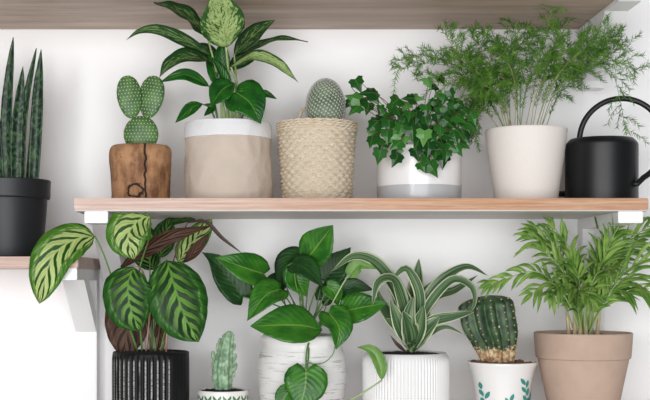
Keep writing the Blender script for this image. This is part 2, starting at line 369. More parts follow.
PROF = {
 'calathea': [(0, .0), (.03, .30), (.1, .6), (.25, .92), (.42, 1), (.6, .96), (.78, .74), (.9, .43), (.97, .15), (1, 0)],
 'heart': [(0, .55), (.05, .80), (.15, .97), (.3, 1), (.5, .86), (.7, .56), (.85, .27), (.95, .08), (1, 0)],
 'ovate': [(0, .02), (.05, .3), (.15, .65), (.3, .94), (.45, 1), (.6, .9), (.78, .56), (.9, .26), (1, 0)],
 'lance': [(0, .12), (.1, .45), (.3, .9), (.45, 1), (.65, .78), (.85, .36), (.95, .1), (1, 0)],
 'strap': [(0, .5), (.15, .7), (.4, 1), (.6, .95), (.8, .62), (.93, .25), (1, 0)],
 'sword': [(0, .8), (.3, 1), (.6, .95), (.8, .68), (.93, .32), (1, .0)],
}
def interp(tab, t):
    for (a, x), (b, y) in zip(tab, tab[1:]):
        if t <= b:
            k = (t-a)/(b-a); return x+(y-x)*k
    return tab[-1][1]
def leafmesh(mb, pts, w, shape='ovate', nrm=(0, -1, .25), fold=.25, wav=0., wn=3., lobe=0., n=22, m=8, roll=0., twist=0., thick=.0006, skew=0., curl=0.):
    """a blade along pts (world points), w = full width in metres"""
    q = sm(pts, n); up0 = Vector(nrm).normalized(); tab = PROF[shape]; h = w/2; top = []; nn_ = []; uv = []
    L = sum((q[i+1]-q[i]).length for i in range(n-1)); ph = R(0, 6)
    for i in range(n):
        t = i/(n-1); T = (q[min(i+1, n-1)]-q[max(i-1, 0)]).normalized(); up = up0
        if abs(T.dot(up)) > .96: up = Vector((0, -.3, 1)).normalized()
        s = T.cross(up).normalized(); u = s.cross(T).normalized(); rot = Matrix.Rotation(math.radians(roll+twist*t), 3, T); s = rot @ s; u = rot @ u
        hw = h*interp(tab, t)
        for j in range(m+1):
            a = -1+2*j/m; aa = abs(a)
            off = s*(hw*a*(1+skew*a)) + u*(fold*hw*(aa**1.3) - curl*hw*aa**3 + wav*h*aa*math.sin(t*wn*6.28+ph+(1.7 if a > 0 else 0)))
            if lobe: off -= T*(lobe*h*(aa**.9)*(1-aa**4*.55)*max(0, 1-t*3.2)**1.5)
            top.append(q[i]+off); nn_.append(u); uv.append((t, j/m))
    N = len(top); vs = top+[p-u_*thick for p, u_ in zip(top, nn_)]; f = []; W = m+1
    for i in range(n-1):
        for j in range(m):
            a, b, c, d = i*W+j, i*W+j+1, (i+1)*W+j+1, (i+1)*W+j
            f.append((a, b, c, d)); f.append((N+d, N+c, N+b, N+a))
    for i in range(n-1):
        for j in (0, m):
            a, d = i*W+j, (i+1)*W+j; f.append((a, d, N+d, N+a) if j == 0 else (d, a, N+a, N+d))
    for j in range(m): f.append((j+1, j, N+j, N+j+1))
    mb.add(vs, f, uv+uv)
def pp(pts, d=D0): return [P(q[0], q[1], q[2] if len(q) > 2 else d) for q in pts]
def leaf(par, pts, wpx, mat_, stalk=None, sm_=None, sr=.0014, name='leaf', label=None, d=D0, **k):
    mb = MB(); leafmesh(mb, pp(pts, d), wpx*S, **k); o = mb.build(name, mat_, par)
    if label: o['label'] = label
    if stalk:
        sp = pp(stalk, d)+[pp(pts, d)[0]]; tubeobj('stalk', sp, sr*1.25, sr*.8, sm_ or M['stem_green'], o, 7, 14)
    return o

# ================================================================ the setting
def struct(name, o, **k): o['kind'] = 'structure'; o.name = name; return o
wl = boxobj('wall_back', (-2.6, 2.9, WALL_Y, WALL_Y+.1, 0, 2.7), M['wall']); struct('wall_back', wl)
fl = boxobj('floor', (-2.6, 2.9, -5., WALL_Y+.1, -.05, 0), M['floor']); struct('floor', fl)

# shelves: boards fixed to the wall
def shelf(x0, x1, zt, th, m, label, name='wooden_shelf', under=None):
    o = boxobj(name, (x0, x1, 0., WALL_Y, zt-th+(.002 if under else 0), zt), m, bev=.0012)
    if under: boxobj('underside_panel', (x0+.001, x1-.001, .001, WALL_Y, zt-th, zt-th+.002), under, o)
    return tag(o, label, 'shelf', 'wooden wall shelves')
mx0, mx1 = P(74, 0, 0).x, P(648.5, 0, 0).x
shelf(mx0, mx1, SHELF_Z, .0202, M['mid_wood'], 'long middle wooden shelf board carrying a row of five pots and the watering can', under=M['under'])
shelf(-1.1, P(648, 0, 0).x, TOP_UZ+.022, .022, M['top_wood'], 'topmost brown wooden shelf board seen from below')
shelf(-1.0, P(78, 0, 0).x, LEFT_Z, .018, M['left_wood'], 'short left wooden shelf board under the snake plant')
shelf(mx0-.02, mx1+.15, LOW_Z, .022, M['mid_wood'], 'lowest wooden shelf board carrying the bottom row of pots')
def bracket(x0, x1, ztop, label, leg, arm=.018, drop=.1):
    t = thing('shelf_bracket', ((x0+x1)/2, WALL_Y, ztop-leg), label, 'bracket', 'white wooden shelf brackets')
    boxobj('arm', (x0, x1, .004, WALL_Y, ztop-arm, ztop), M['bracket'], t, .001)
    boxobj('wall_leg', (x0, x1, WALL_Y-.035, WALL_Y, ztop-leg, ztop-arm), M['bracket'], t, .001)
    # brace: slanting bar from under the arm to the wall leg
    y0, y1 = .078, WALL_Y-.02; zt, zb = ztop-arm, ztop-arm-drop; g = .022
    v = [Vector((x, y, z)) for x in (x0+.0005, x1-.0005) for y, z in ((y0, zt), (y0+.05, zt), (y1, zb+.03), (y1, zb))]
    f = [(0, 1, 2, 3), (7, 6, 5, 4), (0, 4, 5, 1), (1, 5, 6, 2), (2, 6, 7, 3), (3, 7, 4, 0)]
    mesh_obj('brace', v, f, M['bracket'], t, smooth=False)
    return t
X = lambda px: P(px, 0, 0).x
bracket(X(84), X(107.5), SHELF_Z-.0202, 'white bracket under the left end of the middle shelf, behind the striped leaves', .13)
bracket(X(619), X(644), SHELF_Z-.0202, 'white bracket under the right end of the middle shelf, behind the palm', .34)
bracket(X(619), X(644), TOP_UZ, 'white bracket under the top shelf, upper right corner', .108, .006, .1)
bracket(X(53), X(76.5), LEFT_Z-.018, 'white bracket under the left shelf with a long leg running down the wall', .28)

# ================================================================ snake plant
t = thing('snake_plant', P(8, 257.7), 'snake plant with upright banded sword leaves in a black pot on the left shelf', 'potted plant')
s8 = .11
lathe('pot', 8, [(33, 257.7), (36, 235), (38.5, 204), (38.6, 196)], M['black_pot'], t, zfix=LEFT_Z, y=s8)
lathe('pot_rim', 8, [(39.6, 197), (41.6, 195.5), (42, 187), (42.4, 178)], M['black_pot'], t, y=s8, wall=.003)
soil(8, 38, 181, t)
SN = [([(8, 190), (7, 120), (13, 37)], 12, -10), ([(16, 190), (17, 130), (23, 66)], 12, 15), ([(22, 190), (24, 120), (36, 48)], 9, -25),
      ([(33, 190), (37, 120), (41, 49)], 12, 10), ([(28, 190, .13), (34, 130, .13), (36, 70, .13)], 9, 30), ([(0, 190), (-6, 110), (-8, 30)], 13, 0), ([(12, 190, .14), (10, 140, .15), (4, 90, .15)], 11, 20), ([(-10, 190), (-18, 120), (-20, 60)], 13, 0)]
for pts, w, rl in SN:
    mb = MB(); leafmesh(mb, pp(pts), w*S, 'sword', fold=.45, roll=rl, thick=.0022, n=26, m=6, twist=R(-20, 20)); mb.build('leaf', M['snake'], t)

# ================================================================ spines helper
def spikes(mb, c, nrm, r, L, k=1, spread=.5, seg=4):
    nrm = nrm.normalized(); a = nrm.cross(Vector((.31, .2, .93))).normalized(); b = nrm.cross(a)
    for i in range(k):
        th = 2*PI*i/k+R(0, .5); d = (nrm+(a*math.cos(th)+b*math.sin(th))*spread*(1 if k > 1 else 0)).normalized()
        e = d.cross(Vector((.5, .6, .7))).normalized(); g_ = d.cross(e)
        v = [c+(e*math.cos(2*PI*j/seg)+g_*math.sin(2*PI*j/seg))*r for j in range(seg)]+[c+d*L]
        mb.add(v, [(j, (j+1) % seg, seg) for j in range(seg)])
def ball(mb, c, r, sx=1, sy=1, sz=1, nu=8, nv=5, rot=None):
    v = []; f = []
    for i in range(nv+1):
        for j in range(nu):
            p = Vector((math.sin(PI*i/nv)*math.cos(2*PI*j/nu)*sx, math.sin(PI*i/nv)*math.sin(2*PI*j/nu)*sy, math.cos(PI*i/nv)*sz))*r
            v.append(c+(rot @ p if rot else p))
    for i in range(nv):
        for j in range(nu): f.append((i*nu+j, (i+1)*nu+j, (i+1)*nu+(j+1) % nu, i*nu+(j+1) % nu))
    mb.add(v, f)

# ================================================================ prickly pear in a stump pot
t = thing('prickly_pear_cactus', P(140.5, 202.5), 'prickly pear cactus with two ear-like pads in a rough tree stump pot', 'potted plant')
def stump_fn(u, v, r): return r*(.018*noise.noise(Vector((math.cos(u*6.283)*1.5, math.sin(u*6.283)*1.5, v*2.2)))*2+.012*noise.noise(Vector((math.cos(u*6.283)*6, math.sin(u*6.283)*6, v*7))))
lathe('stump_pot', 140.5, [(29.6, 202.5), (29.2, 190), (30, 172), (31, 156), (30.2, 148), (28.6, 144.6)], M['stump'], t, zfix=SHELF_Z, fn=stump_fn, wall=.007, seg=96)
soil(140.5, 25, 147.5, t)
def pad(par, cx, cy, hw, hh, tilt, y=D0, yaw=0., taper=.25):
    c = P(cx, cy, y); a = hw*S; b = hh*S; th = a*.34; v = []; f = []; nu, nv = 32, 22
    rot = Matrix.Rotation(math.radians(tilt), 3, 'Y') @ Matrix.Rotation(math.radians(yaw), 3, 'Z')
    def pt(lat, lon):
        z = -math.cos(lat); r = math.sin(lat)**.9; ww = 1+taper*z*.8-abs(z)*.04
        return Vector((r*math.cos(lon)*a*ww, r*math.sin(lon)*th*(1 if abs(math.sin(lon)) else 1), z*b))
    for i in range(nv+1):
        for j in range(nu): v.append(c+rot @ pt(PI*i/nv, 2*PI*j/nu))
    for i in range(nv):
        for j in range(nu): f.append((i*nu+j, i*nu+(j+1) % nu, (i+1)*nu+(j+1) % nu, (i+1)*nu+j))
    o = mesh_obj('pad', v, f, M['opuntia'], par)
    mb = MB(); st = .0056
    k = int(2*b/st)
    for i in range(k+1):
        zz = -1+2*(i+.5)/(k+1)
        if abs(zz) > .97: continue
        lat = math.acos(-zz); half = a*math.sin(lat)**.9*(1+taper*zz*.8); m_ = max(1, int(2*half/st*1.05))
        for jj in range(m_+1):
            xx = (jj+(.5 if i % 2 else 0))/(m_+.5)*2-1
            if abs(xx) > 1: continue
            for sg in (-1, 1):
                lon = math.acos(max(-1, min(1, xx)))*sg; p = pt(lat, lon); e1 = pt(lat+.01, lon)-p; e2 = pt(lat, lon+.01)-p
                n_ = e2.cross(e1)
                if n_.length < 1e-12: continue
                n_.normalize()
                if n_.dot(p) < 0: n_ = -n_
                ball(mb, c+rot @ p, .0009, nu=6, nv=4)
                spikes(mb, c+rot @ p, rot @ n_, .0003, .0014, 2, .5, 3)
    s_ = mb.build('spines', M['spine'], o); s_['kind'] = 'stuff'; return o
pad(t, 141, 134, 17.5, 18, 0, taper=-.02)
pad(t, 129.5, 97, 12.4, 21.5, -7, y=.105, yaw=10, taper=.1)
pad(t, 151.2, 97, 13.2, 21.5, 10, y=.112, yaw=-12, taper=.16)

# ================================================================ dieffenbachia in a paper bag
t = thing('dieffenbachia', P(228, 202.5), 'dieffenbachia with pale mottled leaves in a beige paper bag planter with white cuff', 'potted plant')
def bag_fn(u, v, r):
    q = Vector((math.cos(u*6.283)*1.2, math.sin(u*6.283)*1.2, v*1.6))
    return r*(.05*noise.noise(q*1.3)+.035*(1-abs(noise.noise(q*2.1+Vector((3, 1, 2)))*2))*.6-.02)
lathe('paper_bag', 228, [(41, 202.5), (43.5, 198), (44, 180), (43.8, 150), (42.5, 132)], M['bag'], t, zfix=SHELF_Z, fn=bag_fn, seg=120)
lathe('folded_cuff', 228, [(43.4, 135.8), (43.9, 134), (43.6, 126), (42.4, 119.5)], M['cuff'], t, fn=lambda u, v, r: bag_fn(u, .9+v*.2, r)*.6, seg=120, wall=.003)
soil(228, 39, 123, t)
DL, DD, DP = M['dieff_light'], M['dieff_dark'], M['dieff_plain']
B = (228, 122)
leaf(t, [(226, 47, .06), (222, 22, .02), (216, -12, -.035)], 44, DL, [(231, 122), (229, 80, .1)], M['stem_pale'], .0022, shape='ovate', nrm=(.05, -1, .1), fold=.12, wav=.05)
leaf(t, [(207, 36, .07), (185, 16, .03), (154, 2, -.02)], 24, DD, [(226, 122), (216, 70, .1)], M['stem_pale'], .0018, shape='ovate', fold=.3, roll=25, wav=.08)
leaf(t, [(212, 56), (190, 43, .08), (160, 30, .05), (140, 31, .04), (126, 40, .03)], 13, DD, [(224, 122), (220, 85)], M['stem_pale'], .002, shape='lance', fold=.3, wav=.12, roll=-20)
leaf(t, [(216, 66), (195, 57, .07), (172, 62, .05), (159, 78, .04)], 22, DD, [(222, 122), (221, 95)], M['stem_pale'], .002, shape='ovate', fold=.3, wav=.08, nrm=(0, -.8, .6))
leaf(t, [(209, 86, .08), (185, 75, .06), (160, 82, .05)], 13, DP, [(218, 122), (214, 100)], M['stem_green'], .0016, shape='ovate', fold=.3)
leaf(t, [(234, 54, .12), (255, 34, .12), (275, 20, .1)], 22, DD, [(235, 122), (236, 80, .12)], M['stem_pale'], .002, shape='ovate', fold=.2, roll=-15)
leaf(t, [(232, 62, .13), (258, 46, .14), (285, 39, .13), (308, 42, .12)], 14, DD, [(240, 122), (238, 90, .12)], M['stem_pale'], .002, shape='lance', fold=.3, wav=.1, nrm=(0, -.6, .8))
leaf(t, [(231, 67, .09), (255, 56, .06), (278, 64, .05), (298, 82, .04)], 16, DL, [(238, 122), (240, 95)], M['stem_pale'], .002, shape='ovate', fold=.2, nrm=(0, -.75, .6), wav=.06)
leaf(t, [(233, 84, .07), (222, 90, .06), (211, 106, .05)], 24, DP, [(230, 122), (232, 100)], M['stem_green'], .0014, shape='ovate', fold=.2, lobe=.3)
leaf(t, [(236, 92, .06), (250, 103, .045), (261, 124, .04)], 40, DP, [(240, 122), (238, 108)], M['stem_green'], .0016, shape='heart', lobe=.3, fold=.12)
leaf(t, [(250, 100, .12), (264, 94, .13), (277, 99, .13)], 9, DP, [(240, 122, .12), (245, 110, .12)], M['stem_green'], .0014, fold=.3)
leaf(t, [(202, 104, .08), (192, 108, .07), (175, 123, .06)], 13, DP, [(216, 122), (210, 108)], M['stem_green'], .0014, fold=.3, shape='lance')
leaf(t, [(221, 92, .1), (214, 70, .1), (206, 50, .11)], 15, DP, [(224, 122), (222, 105)], M['stem_pale'], .002, fold=.4, shape='lance')
leaf(t, [(228, 95, .08), (222, 75, .07), (211, 56, .06)], 13, DP, [(228, 122), (228, 108)], M['stem_pale'], .002, fold=.5, shape='lance', roll=30)
leaf(t, [(226, 75, .1), (222, 58, .1), (224, 38, .1)], 16, DP, [(227, 122), (227, 95)], M['stem_pale'], .002, fold=.4, shape='lance')
leaf(t, [(228, 70, .12), (246, 58, .14), (262, 52, .16)], 17, DD, [(232, 122), (232, 90)], M['stem_pale'], .002, fold=.2)
leaf(t, [(219, 60, .13), (202, 50, .15), (185, 50, .16)], 17, DD, [(224, 122), (222, 90)], M['stem_pale'], .002, fold=.2)
leaf(t, [(205, 104, .1), (212, 108, .1), (204, 116, .08)], 8, DP, fold=.2)

# ================================================================ round cactus in a basket
t = thing('pincushion_cactus', P(317, 202.5), 'round white-spined cactus in a woven straw basket', 'potted plant')
NR, NC = 20, 22
def weave(u, v, r):
    row = v*NR; k = int(row); ph = PI*(k % 2); c = math.cos(u*2*PI*NC+ph+.5*noise.noise(Vector((u*20, k, 0))))
    across = math.sin(PI*(row-k))
    return .0011*c*across+.0020*across-.0014+.0014*noise.noise(Vector((u*26, v*14, 0)))
lathe('basket', 317, [(33.5, 202.5), (34.5, 196), (35.8, 175), (38, 145), (39, 122)], M['basket'], t, zfix=SHELF_Z, fn=weave, seg=300, wall=.004, rows=NR*6+1)
c0 = P(317, 126); rb = 38.6*S
mb = MB()
for k_, zo in enumerate((.0032, -.0006, -.0044, -.0082)):
    for st in range(2):
        q = []
        for i in range(289):
            a = 2*PI*i/288; ph = a*(18 if k_ else 13)+st*PI+k_*1.7
            q.append(Vector((c0.x+(rb+.0004+.0018*math.cos(ph))*math.cos(a), c0.y+(rb+.0004+.0018*math.cos(ph))*math.sin(a), c0.z+zo+.0011*math.sin(ph)+.0008*noise.noise(Vector((a*4, k_, st))))))
        tube(mb, q, .0014, seg=5, smooth=False)
mb.build('braided_rim', M['basket'], t)
mb = MB()
for st in range(2):
    q = []
    for i in range(41):
        k = i/40; a = PI*k; c = Vector((P(306, 0, .14).x-.014*math.cos(a), .14, c0.z-.004+.037*math.sin(a)))
        ph = k*22+st*PI; q.append(c+Vector((math.cos(ph)*.0014, math.sin(ph)*.0014, math.sin(ph)*.001)))
    tube(mb, q, .0024, seg=6, smooth=False)
mb.build('handle', M['basket'], t)
soil(317, 34, 127, t)
cc = P(325.5, 108, .1); ra = 18*S; rz = 27.5*S
mb = MB(); ball(mb, cc, 1., ra, ra, rz, 40, 28); body = mb.build('cactus_body', M['round_cactus'], t)
mb = MB(); ms = MB(); NT = 520; ga = PI*(3-5**.5)
for i in range(NT):
    zz = 1-1.75*(i+.5)/NT; rr = math.sqrt(max(0, 1-zz*zz)); th = ga*i
    nn = Vector((rr*math.cos(th), rr*math.sin(th), zz)); p = cc+Vector((nn.x*ra, nn.y*ra, nn.z*rz)); n2 = Vector((nn.x/ra, nn.y/ra, nn.z/rz)).normalized()
    spikes(mb, p-n2*.0006, n2, .0014, .0026, 1, 0, 6)
    ball(ms, p+n2*.0017, .0006, nu=5, nv=3)
    spikes(ms, p+n2*.0016, n2, .00026, .0044, 11, 1.7, 3); spikes(ms, p+n2*.0014, n2, .0003, .003, 3, .6, 3)
x = mb.build('tubercles', M['round_cactus'], body); x['kind'] = 'stuff'
x = ms.build('spines', M['spine_white'], body); x['kind'] = 'stuff'

# ================================================================ ivy
t = thing('english_ivy', P(419, 202.5), 'ivy with dark lobed leaves spilling over a white pot with a grey base band', 'potted plant')
lathe('pot', 419, [(38.5, 202.5), (41, 200.5), (42, 195), (42.2, 180), (42.2, 145)], M['ivypot'], t, zfix=SHELF_Z, wall=.003, seg=96)
soil(419, 40, 149, t)
IV = [(60,52,15),(45,100,15),(33,118,12),(95,78,15),(72,108,14),(100,132,15),(118,98,14),(52,132,13),(140,130,9),(155,152,10),(192,108,16),(180,135,13),(205,150,14),(262,100,15),(240,95,13),(228,125,14),(120,190,15),(150,175,15),(172,192,15),(208,210,15),(112,215,15),(128,245,14),(150,262,14),(138,297,14),(108,245,13),(195,258,14),(190,288,13),(197,312,14),(215,240,14),(180,235,14),(300,135,13),(280,192,15),(262,165,14),(303,180,13),(290,230,16),(322,240,15),(265,290,14),(305,270,14),(352,258,15),(300,305,15),(322,348,15),(282,335,12),(362,312,17),(372,298,12),(330,288,12),(350,205,13),(340,170,13),(375,180,15),(330,130,12),(310,45,12),(325,58,10),(355,35,12),(345,115,12),(380,142,13),(400,130,13),(420,165,14),(440,150,13),(455,190,14),(430,195,13),(415,215,14),(400,240,13),(430,262,13),(415,278,12),(385,262,13),(440,232,13),(460,170,12),(340,82,11),(390,82,12),(360,100,12),(245,155,13),(235,185,14),(250,218,14),(165,225,14),(220,180,13),(310,210,13),(395,200,13),(375,225,12),(270,250,14),(400,165,13),(352,145,12),(425,125,12)]
OUT = [(0, -.10), (.34, -.30), (.62, -.16), (.52, .10), (.58, .34), (.30, .50), (0, 1.12)]
mb = MB()
def ivyleaf(mb, c, size, ang, nrm):
    rn = R(0, 1); nrm = nrm.normalized(); ax = Vector((math.sin(ang), 0, -math.cos(ang))); ax = (ax-nrm*ax.dot(nrm)).normalized(); sd = ax.cross(nrm)
    h = size*.62; cen = [(0, -.12), (0, .15), (0, .45), (0, 1.0)]
    def q(x, y): return c+sd*(x*h)+ax*((y-.35)*h)+nrm*((-abs(x)*.28-.25*(y-.2)**2)*h)
    for sg in (1, -1):
        # ribs: centre strip vertices interleaved with outline
        o = [q(sg*x, y) for x, y in OUT]; ce = [q(0, y) for _, y in cen]; half = [q(sg*.2, -.05), q(sg*.26, .18), q(sg*.15, .42)]
        v = o+ce+half; f = [(0, 1, 11), (1, 2, 11), (2, 3, 12), (2, 12, 11), (3, 4, 12), (4, 5, 13), (4, 13, 12), (5, 6, 13), (7, 0, 11), (7, 11, 12, 8), (8, 12, 13, 9), (9, 13, 6)]
        f = [x for x in f]; uv = [(rn, .5+.5*sg*min(1, abs(x)*1.4)) for x, y in OUT]+[(rn, .5)]*4+[(rn, .5+.2*sg)]*3
        if sg < 0: f = [tuple(reversed(a)) for a in f]
        mb.add(v, f, uv)
st = MB()
for (a, b, sz) in IV:
    px, py = 340+a/3.48, 70+b/3.48; dx = (px-419)/45
    y = D0-.078-R(0, .02) if py > 128 else D0-.06-R(0,.03) if py > 112 else D0-R(-.01, .06)
    if px > 450 and py < 110: y = .07
    for rep in range(1):
        c = P(px+R(-1, 1), py+R(-1, 1), y); ang = R(-.6, .6)-.6*max(-1, min(1, -dx))+(0 if py > 100 else R(-1.5, 1.5))
        n_ = Vector((R(-.45, .45), -1, R(-.15, .7)))
        ivyleaf(mb, c, sz*S*R(1.2, 1.45), ang, n_)
        hub = P(max(388, min(452, 419+(px-419)*.45)), 130 if py > 105 else 118, y+.02); tube(st, [c+Vector((0, .001, .3*sz*S)), (c+hub)/2+Vector((0, .004, .01)), hub], .0005, .0006, 5, 7)
for k in range(22):
    px, py = R(376, 464), R(100, 130); c = P(px, py, D0-R(-.03, .03)); ivyleaf(mb, c, R(12, 15)*S, R(-2, 2), Vector((R(-.6, .6), -1, R(-.1, .9))))
for pts in ([(405, 148), (385, 118, .09), (366, 105, .08), (352, 88, .07)], [(430, 148), (440, 120), (438, 100), (432, 82, .1)], [(412, 148), (398, 138, .06), (386, 150, .04), (380, 155, .04)],
            [(425, 148, .1), (428, 138, .05), (428, 150, .035), (432, 168, .03)], [(440, 148), (460, 130, .08), (468, 120, .07)], [(415, 148), (412, 115), (400, 100)], [(420, 148), (425, 120), (415, 100)]):
    tube(st, pp(pts), .001, .0006, 6, 16)
o = mb.build('foliage', M['ivy'], t, smooth=False); o['kind'] = 'stuff'
o = st.build('stems', M['stem_brown'], t); o['kind'] = 'stuff'

# ================================================================ asparagus fern
t = thing('asparagus_fern', P(526, 202.5), 'feathery asparagus fern with fine needle foliage in a plain chalky white tapered pot', 'potted plant')
lathe('pot', 526, [(29.5, 202.5), (31, 199), (35, 170), (40.8, 126)], M['white_matt'], t, zfix=SHELF_Z, wall=.004, seg=96)
soil(526, 38, 131, t)
AF = [([(505, 130), (490, 95), (470, 70), (432, 62), (394, 72)], 1.), ([(506, 130), (492, 90), (465, 60), (442, 30)], 1.1), ([(508, 130), (500, 90), (488, 60), (470, 36)], 1.1), ([(510, 130), (508, 90), (512, 50), (514, 22)], 1.),
      ([(515, 130), (516, 85), (505, 60), (490, 50)], 1.3), ([(512, 130), (500, 100), (480, 90), (462, 82)], 1.2), ([(520, 130), (522, 80), (530, 45), (535, 30)], .8), ([(525, 130), (535, 85), (545, 45), (553, 6, .07)], 1.1),
      ([(530, 130), (540, 90), (565, 50), (590, 38)], 1.3), ([(535, 130), (550, 85), (580, 55), (630, 48)], 1.2), ([(540, 130), (560, 85), (600, 60), (644, 72)], 1.2), ([(535, 130), (548, 85), (572, 60), (610, 30)], 1.2),
      ([(540, 130), (555, 90), (590, 68), (612, 72), (620, 100), (626, 134)], .8), ([(505, 130), (492, 105), (480, 100), (468, 115)], 1.3), ([(500, 130), (485, 110), (472, 120), (462, 140)], 1.1), ([(518, 130), (512, 70), (492, 40), (478, 32)], 1.2),
      ([(512, 130), (505, 75), (515, 45), (530, 38)], 1.1), ([(532, 130), (545, 75), (562, 30), (580, 10)], 1.1), ([(545, 130), (556, 100), (576, 74), (596, 66)], 1.2), ([(522, 130), (505, 80), (470, 75), (440, 85), (420, 80)], .9),
      ([(508, 130), (498, 95), (482, 85), (475, 95)], 1.4), ([(520, 130), (528, 85), (548, 55), (560, 40)], .9), ([(510, 130), (500, 84), (480, 72), (452, 46)], 1.2), ([(538, 130), (556, 80), (588, 48), (622, 36)], 1.2), ([(506, 130), (488, 100), (465, 78), (448, 66), (404, 62)], .9)]
for idx, (pts, dens) in enumerate(AF):
    dd = R(-.05, .05); n0 = len(pts)
    w = [P(q[0], q[1], (q[2] if len(q) > 2 else D0+dd*min(1, i/(n0-1)*1.4)+R(-.01, .01))) for i, q in enumerate(pts)]
    path = sm(w, 40); ms = MB(); tube(ms, [a_+Vector((R(-.004, .004), 0, 0)) if 0 < k_ < len(w)-1 else a_ for k_, a_ in enumerate(w)], .0007, .0003, 5, 24); stem = ms.build('stem', M['stem_tan'] if idx % 3 else M['stem_green'], t)
    mb = MB()
    def needles(a, b, cnt, L):
        d = (b-a).normalized()
        for k in range(cnt):
            p = a.lerp(b, (k+.5)/cnt)
            for rep in range(2):
                q = Vector((R(-1, 1), R(-1, 1), R(-1, 1))); q = (q-d*q.dot(d)).normalized(); v_ = (q+d*.9).normalized(); e = v_.cross(Vector((0, 1, 0.01))).normalized()*.00062; z_ = v_.cross(e).normalized()*.0003
                tip = p+v_*L*R(.7, 1.1); mb.add([p-e, p+e, p+z_, tip], [(0, 1, 3), (1, 2, 3), (2, 0, 3)], [(0, .2), (0, .8), (0, .6), (1, .3)])
    for k in range(14):                               # sparse needles low on the stem
        i = 8+k; T = path[i+1]-path[i]; needles(path[i], path[i]+T*.9, 2, 5*S)
    nb = int(21*dens)
    for k in range(nb):
        tt = .40+.6*(k+.5)/nb; i = min(38, int(tt*39)); p = path[i]; T = (path[i+1]-path[i]).normalized()
        q = Vector((R(-1, 1), R(-.7, .7), R(-.6, 1))); q = (q-T*q.dot(T)).normalized(); L = R(12, 26)*S*(1.15-.6*abs(tt-.6))
        e = p+(T*.7+q).normalized()*L+Vector((0, 0, -.15*L)); mid = (p+e)/2+Vector((0, 0, .12*L))
        tube(mb, [p, mid, e], .0003, .0002, 3, 5); needles(p, mid, 5, R(6, 9)*S); needles(mid, e, 7, R(5, 8)*S)
    needles(path[30], path[39], 10, 6*S)
    for f_ in mb.v: f_.y = min(f_.y, WALL_Y-.004)
    o = mb.build('foliage', M['fern'], stem); o['kind'] = 'stuff'

# ================================================================ watering can
t = thing('watering_can', P(601.5, 202.5), 'black metal watering can with a big round loop handle at the right shelf end', 'watering can')
body = lathe('body', 601.5, [(35, 202.5), (35.6, 200), (35.6, 190), (35.6, 160), (35.6, 146), (35.2, 141), (33, 138)], M['black_metal'], t, zfix=SHELF_Z, seg=96, wall=.012)
mb = MB(); q = []
for i in range(49):
    a = math.radians(184-250*i/48) if False else math.radians(186-262*i/48); q.append(P(622+42.5*math.cos(a), 141-42.5*math.sin(a), D0-.036*(i/48)**1.5))
q = q[:46]; q.append(P(637, 184.0, D0-.042)); q.append(P(631, 184.6, D0-.038)); 
tube(mb, q, .0046, seg=12, smooth=False); mb.build('handle', M['black_metal'], t)
tubeobj('spout', [P(572, 193.5, .12), P(556, 193, .15), P(545, 182, .17), P(536, 150, .18), P(530, 134, .185)], .0052, .0036, M['black_metal'], t, 12, 24)

# ================================================================ calathea
t = thing('calathea', P(151, 440), 'calathea with large boldly striped green leaves in a black ribbed pot', 'potted plant')
def rib_fn(u, v, r):
    z = 1 if .0 < u < .355 or u > .62 else .15
    return .0011*z*math.cos(u*2*PI*41)*min(1, (1-v)*14)
lathe('pot', 151, [(35, 440), (36.5, 425), (38, 400), (38.2, 370), (38, 352)], M['ribbed'], t, zfix=LOW_Z, fn=rib_fn, seg=492, wall=.004)
soil(151, 36, 353, t)
CL, CDK, CU = M['cal_light'], M['cal_dark'], M['cal_under']
leaf(t, [(95, 236, .03), (74, 240, .01), (52, 258, -.005), (39, 304, .0)], 40, CL, [(138, 352), (116, 290, .07), (104, 255, .04)], M['stem_green'], .0014, shape='calathea', fold=.12, nrm=(0, -1, .2), wav=.03, label='large pale striped leaf reaching far left')
leaf(t, [(150, 216, .02), (138, 221, .01), (128, 236, .0), (134, 259, .0)], 44, CL, [(142, 352), (138, 280, .07), (150, 235, .04)], M['stem_green'], .0013, shape='calathea', fold=.1, nrm=(0, -1, .1))
leaf(t, [(134, 267, .04), (128, 285, .03), (131, 310, .03), (141, 331, .035)], 50, CDK, [(146, 352), (150, 300, .09), (142, 270, .06)], M['stem_pink'], .0014, shape='calathea', fold=-.12, nrm=(0, -1, .3), wav=.04)
leaf(t, [(167, 260, .05), (174, 285, .035), (184, 315, .03), (199, 342, .035)], 58, CDK, [(166, 352), (168, 300, .1), (164, 270, .07)], M['stem_pink'], .0016, shape='calathea', fold=-.12, nrm=(.1, -1, .3), wav=.04)
leaf(t, [(121, 267, .09), (142, 251, .085), (176, 234, .08), (212, 226, .08)], 17, CU, [(152, 352), (140, 300, .1), (124, 275, .1)], M['stem_brown'], .0013, shape='lance', fold=.5, nrm=(0, -1, -.4), wav=.1, label='dark purple-brown leaf seen from its underside')
leaf(t, [(138, 285, .13), (130, 310, .13), (124, 358, .12)], 48, CU, [(150, 352, .13), (152, 310, .14)], M['stem_brown'], .0012, shape='calathea', fold=.15, label='brown leaf underside hanging behind the pot rim')
leaf(t, [(160, 258, .14), (163, 240, .15), (170, 218, .15)], 26, CDK, [(155, 352), (160, 300, .14)], M['stem_green'], .0012, shape='calathea', fold=.15)
leaf(t, [(178, 262, .13), (190, 245, .13), (212, 219, .13)], 26, CL, [(160, 352), (172, 300, .13)], M['stem_green'], .0012, shape='calathea', fold=.2, roll=20)
leaf(t, [(184, 262, .10), (196, 250, .095), (210, 232, .09)], 12, CU, [(162, 352), (176, 300, .12)], M['stem_brown'], .0012, shape='lance', fold=.4)
